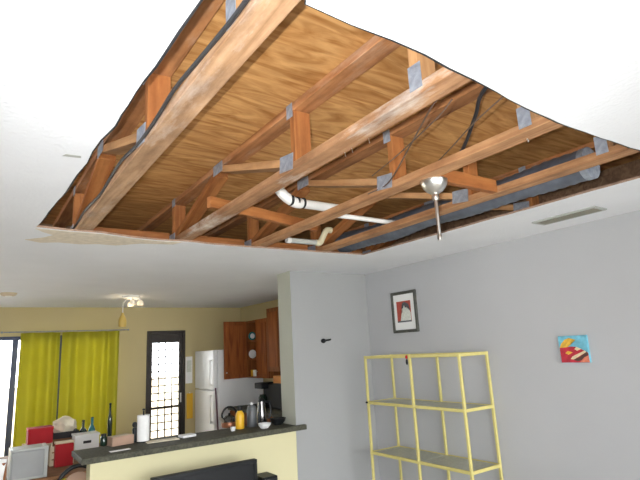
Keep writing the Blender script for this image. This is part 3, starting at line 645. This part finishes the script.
# ================================================================== ON THE COUNTER
ZC = .9892
def on(px, py): v = onz(px, py, ZC - EYE); return v.x, v.y
x, y = on(229.5, 427); kt = thing('kettle', (x, y, ZC), 'round chrome and copper kettle with black arched handle', 'kettle')
lathe('body', (x, y, ZC), [(0, 0), (.062, 0), (.072, .012), (.074, .04), (.066, .075), (.045, .10), (.02, .108), (0, .108)], 'dsteel', kt, 22)
lathe('lid_knob', (x, y, ZC + .108), [(0, 0), (.010, 0), (.014, .010), (.008, .02), (0, .022)], 'black', kt, 10)
tube('handle', crom([(x - .066, y, ZC + .07), (x - .075, y, ZC + .12), (x - .045, y, ZC + .168), (x, y, ZC + .182), (x + .045, y, ZC + .168), (x + .075, y, ZC + .12), (x + .066, y, ZC + .07)], 5), .010, 'black', kt, 8)
tube('spout', crom([(x - .06, y - .01, ZC + .05), (x - .09, y - .015, ZC + .08), (x - .11, y - .02, ZC + .10)], 4), [.016, .016, .015, .015, .014, .013, .012, .011, .010], 'steel', kt, 10)
lathe('copper_base', (x, y, ZC + .0005), [(.073, .002), (.0765, .012), (.0765, .045), (.073, .05)], 'copper', kt, 22)
x, y = on(240, 428.7); yb = thing('yellow_flask', (x, y, ZC), 'yellow flask with black screw cap on the counter', 'flask')
lathe('body', (x, y, ZC), [(0, 0), (.038, 0), (.041, .008), (.041, .115), (.035, .138), (.024, .152), (.022, .16), (0, .16)], 'gold', yb, 20)
lathe('cap', (x, y, ZC + .16), [(.026, 0), (.027, .004), (.026, .038), (.020, .044), (0, .045)], 'black', yb, 16)
x, y = on(252, 426.5); dg_ = thing('dark_canister', (x, y, ZC), 'dark grey canister with pale knob lid beside the yellow flask', 'canister')
lathe('body', (x, y, ZC), [(0, 0), (.046, 0), (.048, .008), (.048, .15), (.042, .165), (0, .166)], 'dkgrey', dg_, 20)
lathe('lid', (x, y, ZC + .166), [(.043, 0), (.043, .010), (.032, .026), (0, .028)], 'dkgrey', dg_, 20); lathe('knob', (x, y, ZC + .194), [(.010, 0), (.016, .010), (.012, .022), (0, .024)], 'white', dg_, 12)
x, y = on(262, 423); th = thing('steel_coffee_pot', (x, y, ZC), 'tall black and steel coffee pot behind the white bowl', 'coffee pot')
lathe('body', (x, y, ZC), [(0, 0), (.050, 0), (.053, .01), (.051, .075), (.044, .13), (.036, .185), (.034, .205), (0, .206)], 'dsteel', th, 22)
lathe('lid', (x, y, ZC + .206), [(.036, 0), (.036, .008), (.026, .022), (.012, .028), (0, .029)], 'black', th, 18)
tube('handle', crom([(x + .034, y - .01, ZC + .195), (x + .075, y - .02, ZC + .19), (x + .088, y - .02, ZC + .12), (x + .072, y - .02, ZC + .05), (x + .05, y - .01, ZC + .04)], 5), .012, 'black', th, 8)
tube('side_band', crom([(x - .045, y - .027, ZC + .01), (x - .041, y - .027, ZC + .11), (x - .031, y - .024, ZC + .198)], 4), .012, 'black', th, 8)
x, y = on(264.5, 428); wb = lathe('white_bowl', (x, y, ZC), [(0, 0), (.035, 0), (.038, .006), (.055, .024), (.060, .042), (.056, .042), (.050, .026), (.03, .012), (0, .011)], 'white'); tag(wb, 'white bowl in front of the steel coffee pot', 'bowl')
x, y = on(278, 424.5); bb = lathe('black_bowl', (x, y, ZC), [(0, 0), (.04, 0), (.044, .006), (.068, .03), (.078, .06), (.074, .06), (.062, .032), (.03, .012), (0, .011)], 'black'); tag(bb, 'black bowl nearest the wall end on the counter', 'bowl')
x, y = on(233, 431); eg = lathe('white_cup', (x, y, ZC), [(0, 0), (.018, 0), (.020, .004), (.024, .034), (.022, .034), (.018, .008), (0, .008)], 'white', seg=14); tag(eg, 'tiny white cup in front of the kettle', 'cup')
x, y = on(143, 442); pt = thing('paper_towel_roll', (x, y, ZC), 'white paper towel roll on a holder on the counter', 'paper towel')
lathe('base', (x, y, ZC), [(0, 0), (.052, 0), (.052, .008), (0, .010)], 'black', pt, 20); lathe('roll', (x, y, ZC + .0105), [(.02, 0), (.050, 0), (.050, .205), (.02, .205)], 'paper', pt, 22)
tube('spindle', [(x, y, ZC + .008), (x, y, ZC + .25)], .007, 'black', pt, 8); lathe('spindle_knob', (x, y, ZC + .25), [(0, 0), (.012, .004), (.012, .014), (0, .018)], 'black', pt, 10)
x, y = on(134.5, 442); dj = thing('pepper_mill', (x, y, ZC), 'dark round-topped pepper mill beside the paper towel', 'pepper mill')
lathe('body', (x, y, ZC), [(0, 0), (.026, 0), (.026, .02), (.017, .06), (.021, .10), (.015, .115), (0, .116)], 'black', dj, 14); lathe('knob', (x, y, ZC + .115), [(0, 0), (.018, .006), (.023, .022), (.018, .04), (0, .046)], 'black', dj, 14)
x, y = on(120.5, 444.5); bx_ = thing('brown_carton', (x, y, ZC), 'low brown carton left of the paper towel', 'carton', rz=.2)
rbox('carton_body', (x, y, ZC + .035), (.18, .10, .07), .2, 'pink', bx_, .003); rbox('carton_flap', (x - .01, y, ZC + .0715), (.16, .09, .002), .24, 'beige', bx_)
x, y = on(120, 450.5); q = rbox('paper_sheet', (x, y, ZC + .002), (.15, .05, .003), .1, 'paper'); tag(q, 'white folded paper at the front of the counter', 'paper')
x, y = on(163, 441); q = rbox('paper_sheet', (x, y + .02, ZC + .003), (.26, .12, .005), -.08, 'bag'); tag(q, 'cream paper lying on the counter right of the paper towel', 'paper')
x, y = on(188, 437); q = rbox('paper_sheet', (x, y + .02, ZC + .010), (.12, .10, .018), .1, 'paper'); tag(q, 'stack of white papers on the counter below the door', 'paper')
x, y = on(104, 446); q = thing('green_bottle', (x, y + .02, ZC), 'small dark green jar at the left end of the counter', 'jar')
lathe('body', (x, y + .02, ZC), [(0, 0), (.026, 0), (.028, .006), (.028, .06), (.02, .075), (0, .076)], 'gdark', q, 14); lathe('lid', (x, y + .02, ZC + .076), [(.022, 0), (.022, .016), (0, .018)], 'black', q, 14)
# ================================================================== DINING TABLE AND WHAT STANDS ON IT
ZTb = .75
dt = thing('dining_table', (.75, 5.72, 0), 'brown dining table cluttered with boxes beside the counter', 'table')
box('table_top', .10, 1.42, 4.98, 6.50, ZTb - .03, ZTb, 'tablew', dt, .004)
for x in (.17, 1.35):
    for y in (5.05, 6.43): box('leg', x - .03, x + .03, y - .03, y + .03, 0, ZTb - .0305, 'tablew', dt, .003)
Z = ZTb + .0003
gb = thing('grey_box', (.47, 5.10, Z), 'large light grey box with pale rim at the table corner', 'box')
g0, g1, gz = ony(10, 460, 5.02).x, ony(48, 460, 5.02).x, EYE - .677
box('panel', g0 + .012, g1 - .03, 5.012, 5.022, Z + .02, gz - .018, 'grey', gb, .003)
boxes('rim', [(g0, g0 + .012, 5.02, 5.24, Z, gz), (g1 - .03, g1, 5.02, 5.24, Z, gz), (g0 + .012, g1 - .03, 5.02, 5.24, gz - .018, gz), (g0 + .012, g1 - .03, 5.02, 5.24, Z, Z + .03)], 'pvcg', gb, .003)
box('inner', g0 + .012, g1 - .03, 5.0225, 5.22, Z + .03, gz - .03, 'grey', gb)
# red box on a beige carton behind it
r0, r1 = ony(28, 440, 5.75).x, ony(53, 440, 5.75).x
ca = thing('beige_carton', ((r0 + r1) / 2, 5.85, Z), 'beige carton under the upright red box', 'carton')
box('carton_body', r0 - .03, r1 - .01, 5.72, 5.98, Z, EYE - .755, 'beige', ca, .003); box('tape', r0 + .05, r0 + .10, 5.7185, 5.98, Z + .01, EYE - .7545, 'bag', ca)
rb = thing('red_box', ((r0 + r1) / 2, 5.85, EYE - .754), 'bright red box upright behind the grey box', 'box')
box('box_body', r0, r1, 5.76, 5.95, EYE - .754, EYE - .605, 'red', rb, .004); box('lid_rim', r0 - .003, r1 + .003, 5.757, 5.953, EYE - .63, EYE - .604, 'red', rb, .002)
# second red box in a wooden crate
s0, s1 = ony(55, 450, 5.4).x, ony(73, 450, 5.4).x
wc_ = thing('wooden_crate', ((s0 + s1) / 2, 5.5, Z), 'tan wooden crate behind the lower red box', 'crate')
for z in (Z, Z + .06, Z + .12): boxes('crate_slat', [(s0 - .03, s1 + .02, 5.46, 5.47, z + .003, z + .05)], 'beige', wc_)
for x in (s0 - .03, s1 + .005): box('crate_end', x, x + .015, 5.471, 5.68, Z, Z + .175, 'beige', wc_)
box('crate_bottom', s0 - .014, s1 + .004, 5.471, 5.68, Z, Z + .01, 'beige', wc_)
rr = thing('red_tin', ((s0 + s1) / 2, 5.41, Z), 'lower red tin standing before the tan crate', 'tin')
box('tin_body', s0, s1, 5.37, 5.45, Z, EYE - .725, 'red', rr, .004); box('tin_lid', s0 - .002, s1 + .002, 5.368, 5.452, EYE - .724, EYE - .705, 'beige', rr, .003)
# cream bread bag in a dark tray
bx0, bx1 = ony(54, 430, 6.1).x, ony(76, 430, 6.1).x; bcx = (bx0 + bx1) / 2
tr = thing('bread_tray', (bcx, 6.15, Z), 'dark tray on a tan box between the red boxes and bottles', 'tray')
box('tray_stand', bx0 - .01, bx1 + .01, 6.05, 6.30, Z, EYE - .76, 'tablew', tr, .003)
boxes('tray', [(bx0 - .02, bx1 + .02, 6.03, 6.045, EYE - .7595, EYE - .70), (bx0 - .02, bx1 + .02, 6.285, 6.30, EYE - .7595, EYE - .70), (bx0 - .02, bx0 - .005, 6.045, 6.285, EYE - .7595, EYE - .70), (bx1 + .005, bx1 + .02, 6.045, 6.285, EYE - .7595, EYE - .70), (bx0 - .005, bx1 + .005, 6.045, 6.285, EYE - .7595, EYE - .752)], 'blackm', tr)
bm = bmesh.new(); bmesh.ops.create_icosphere(bm, subdivisions=3, radius=1)
for v in bm.verts:
    n = v.co.copy(); k = 1 + .10 * math.sin(n.x * 7 + n.y * 5) + .07 * math.sin(n.z * 9 + n.x * 4)
    v.co = Vector((bcx + n.x * .115 * k, 6.165 + n.y * .09 * k, EYE - .655 + n.z * .095 * k))
q = link('bread_bag', bm, 'bag', smooth=True); tag(q, 'crumpled cream bread bag in the dark tray', 'bag')
# white carton with hand slot
w0, w1 = ony(75, 445, 5.75).x, ony(99, 445, 5.75).x
wx = thing('white_carton', ((w0 + w1) / 2, 5.85, Z), 'white carton with dark hand slot right of the red boxes', 'carton')
box('carton_body', w0, w1, 5.75, 5.95, Z, EYE - .735, 'white', wx, .004); box('hand_slot', w0 + .075, w1 - .075, 5.747, 5.7505, EYE - .80, EYE - .775, 'blackm', wx); box('lid', w0 - .006, w1 + .006, 5.744, 5.956, EYE - .7345, EYE - .715, 'white', wx, .003)
def bottle(px, py_top, Y, m, label, r=.038, neck=.014, lab=True):
    v = ony(px, py_top, Y); h = v.z + EYE - Z; c = (v.x, Y, Z)
    t = thing('bottle', c, label, 'bottle', 'bottles on the dining table')
    lathe('body', c, [(0, 0), (r * .95, 0), (r, .006), (r, h * .58), (r * .8, h * .66), (neck * 1.1, h * .74), (neck, h * .78), (neck, h * .95), (neck * 1.15, h * .955), (neck * 1.15, h * .98), (0, h * .98)], m, t, 16)
    lathe('cap', (c[0], c[1], c[2] + h * .98), [(neck * 1.05, 0), (neck * 1.05, h * .02), (0, h * .02)], 'black', t, 12)
    if lab: lathe('bottle_label', (c[0], c[1], c[2] + h * .2), [(r + .0006, 0), (r + .0006, h * .25)], 'label', t, 16)
    return c
bottle(83.5, 420, 6.2, 'gdark', 'dark wine bottle behind the white carton', r=.042, lab=False)
bottle(92.3, 417, 6.2, 'teal', 'teal glass bottle right of the dark wine bottle', r=.036)
bottle(110.5, 403, 6.35, 'gdark', 'tall slim dark bottle before the right curtain', r=.024, neck=.011, lab=False)
# bentwood chair beside the counter end
def hoopchair():
    cx_, cy_ = .78, 4.78
    t = thing('bentwood_chair', (cx_, cy_, 0), 'black hoop-backed chair tucked behind the left end of the counter', 'chair')
    hp_ = [(cx_ + .20 * math.cos(a), cy_ - .17, .47 + .40 * max(0, math.sin(a)) ** .8) for a in [PI * k / 16 for k in range(17)]]
    tube('back_hoop', hp_, .016, 'black', t, 10)
    hp2 = [(cx_ + .165 * math.cos(a), cy_ - .17 , .47 + .355 * max(0, math.sin(a)) ** .8) for a in [PI * k / 16 for k in range(17)]]
    polyplate('back_panel', [(p_[0], p_[2]) for p_ in hp2], 'y', cy_ - .174, cy_ - .166, 'pink', t)
    lathe('seat', (cx_, cy_, .44), [(0, 0), (.20, 0), (.205, .015), (.20, .03), (0, .032)], 'black', t, 24)
    for sx in (-1, 1):
        for sy in (-1, 1): tube('leg', [(cx_ + sx * .14, cy_ + sy * .13, .44), (cx_ + sx * .18, cy_ + sy * .17, 0)], [.016, .011], 'black', t, 8)
hoopchair()
# white cloth over a dark wooden chair at the left frame edge
lc = thing('wooden_chair', (.18, 4.72, 0), 'dark wooden chair at the left edge with white cloth over its back', 'chair')
for sx in (-.17, .17):
    tube('post', [(.10 + sx, 4.62, 0), (.10 + sx, 4.60, .45), (.10 + sx, 4.56, .98)], .018, 'cab', lc, 8); tube('leg', [(.10 + sx, 4.92, 0), (.10 + sx, 4.90, .45)], .018, 'cab', lc, 8)
box('seat', -.10, .30, 4.58, 4.94, .45, .48, 'cab', lc, .006); boxes('back_slat', [(-.06, .26, 4.552, 4.572, .80, .96)], 'cab', lc); boxes('back_slat', [(-.06, .26, 4.565, 4.585, .62, .70)], 'cab', lc)
bm = bmesh.new(); rows = []
for i in range(9):
    s = i / 8 * 2 - 1; row = []
    for k in range(19):
        u = k / 18; x = -.07 + u * .35
        y = 4.562 + .036 * s if abs(s) < .3 else 4.562 + math.copysign(.034 + .008 * math.sin(u * 16 + i), s)
        row.append(bm.verts.new((x + .01 * math.sin(i + u * 4), y, 1.010 + .008 * math.sin(u * 11) - max(0, abs(s) - .2) * (.20 + .03 * math.sin(u * 9)))))
    rows.append(row)
for a, b in zip(rows, rows[1:]):
    for k in range(18): bm.faces.new((a[k], a[k + 1], b[k + 1], b[k]))
q = link('white_cloth', bm, 'paper', smooth=True); sm = q.modifiers.new('thick', 'SOLIDIFY'); sm.thickness = .004; tag(q, 'white cloth draped over the chair at the left edge', 'cloth')
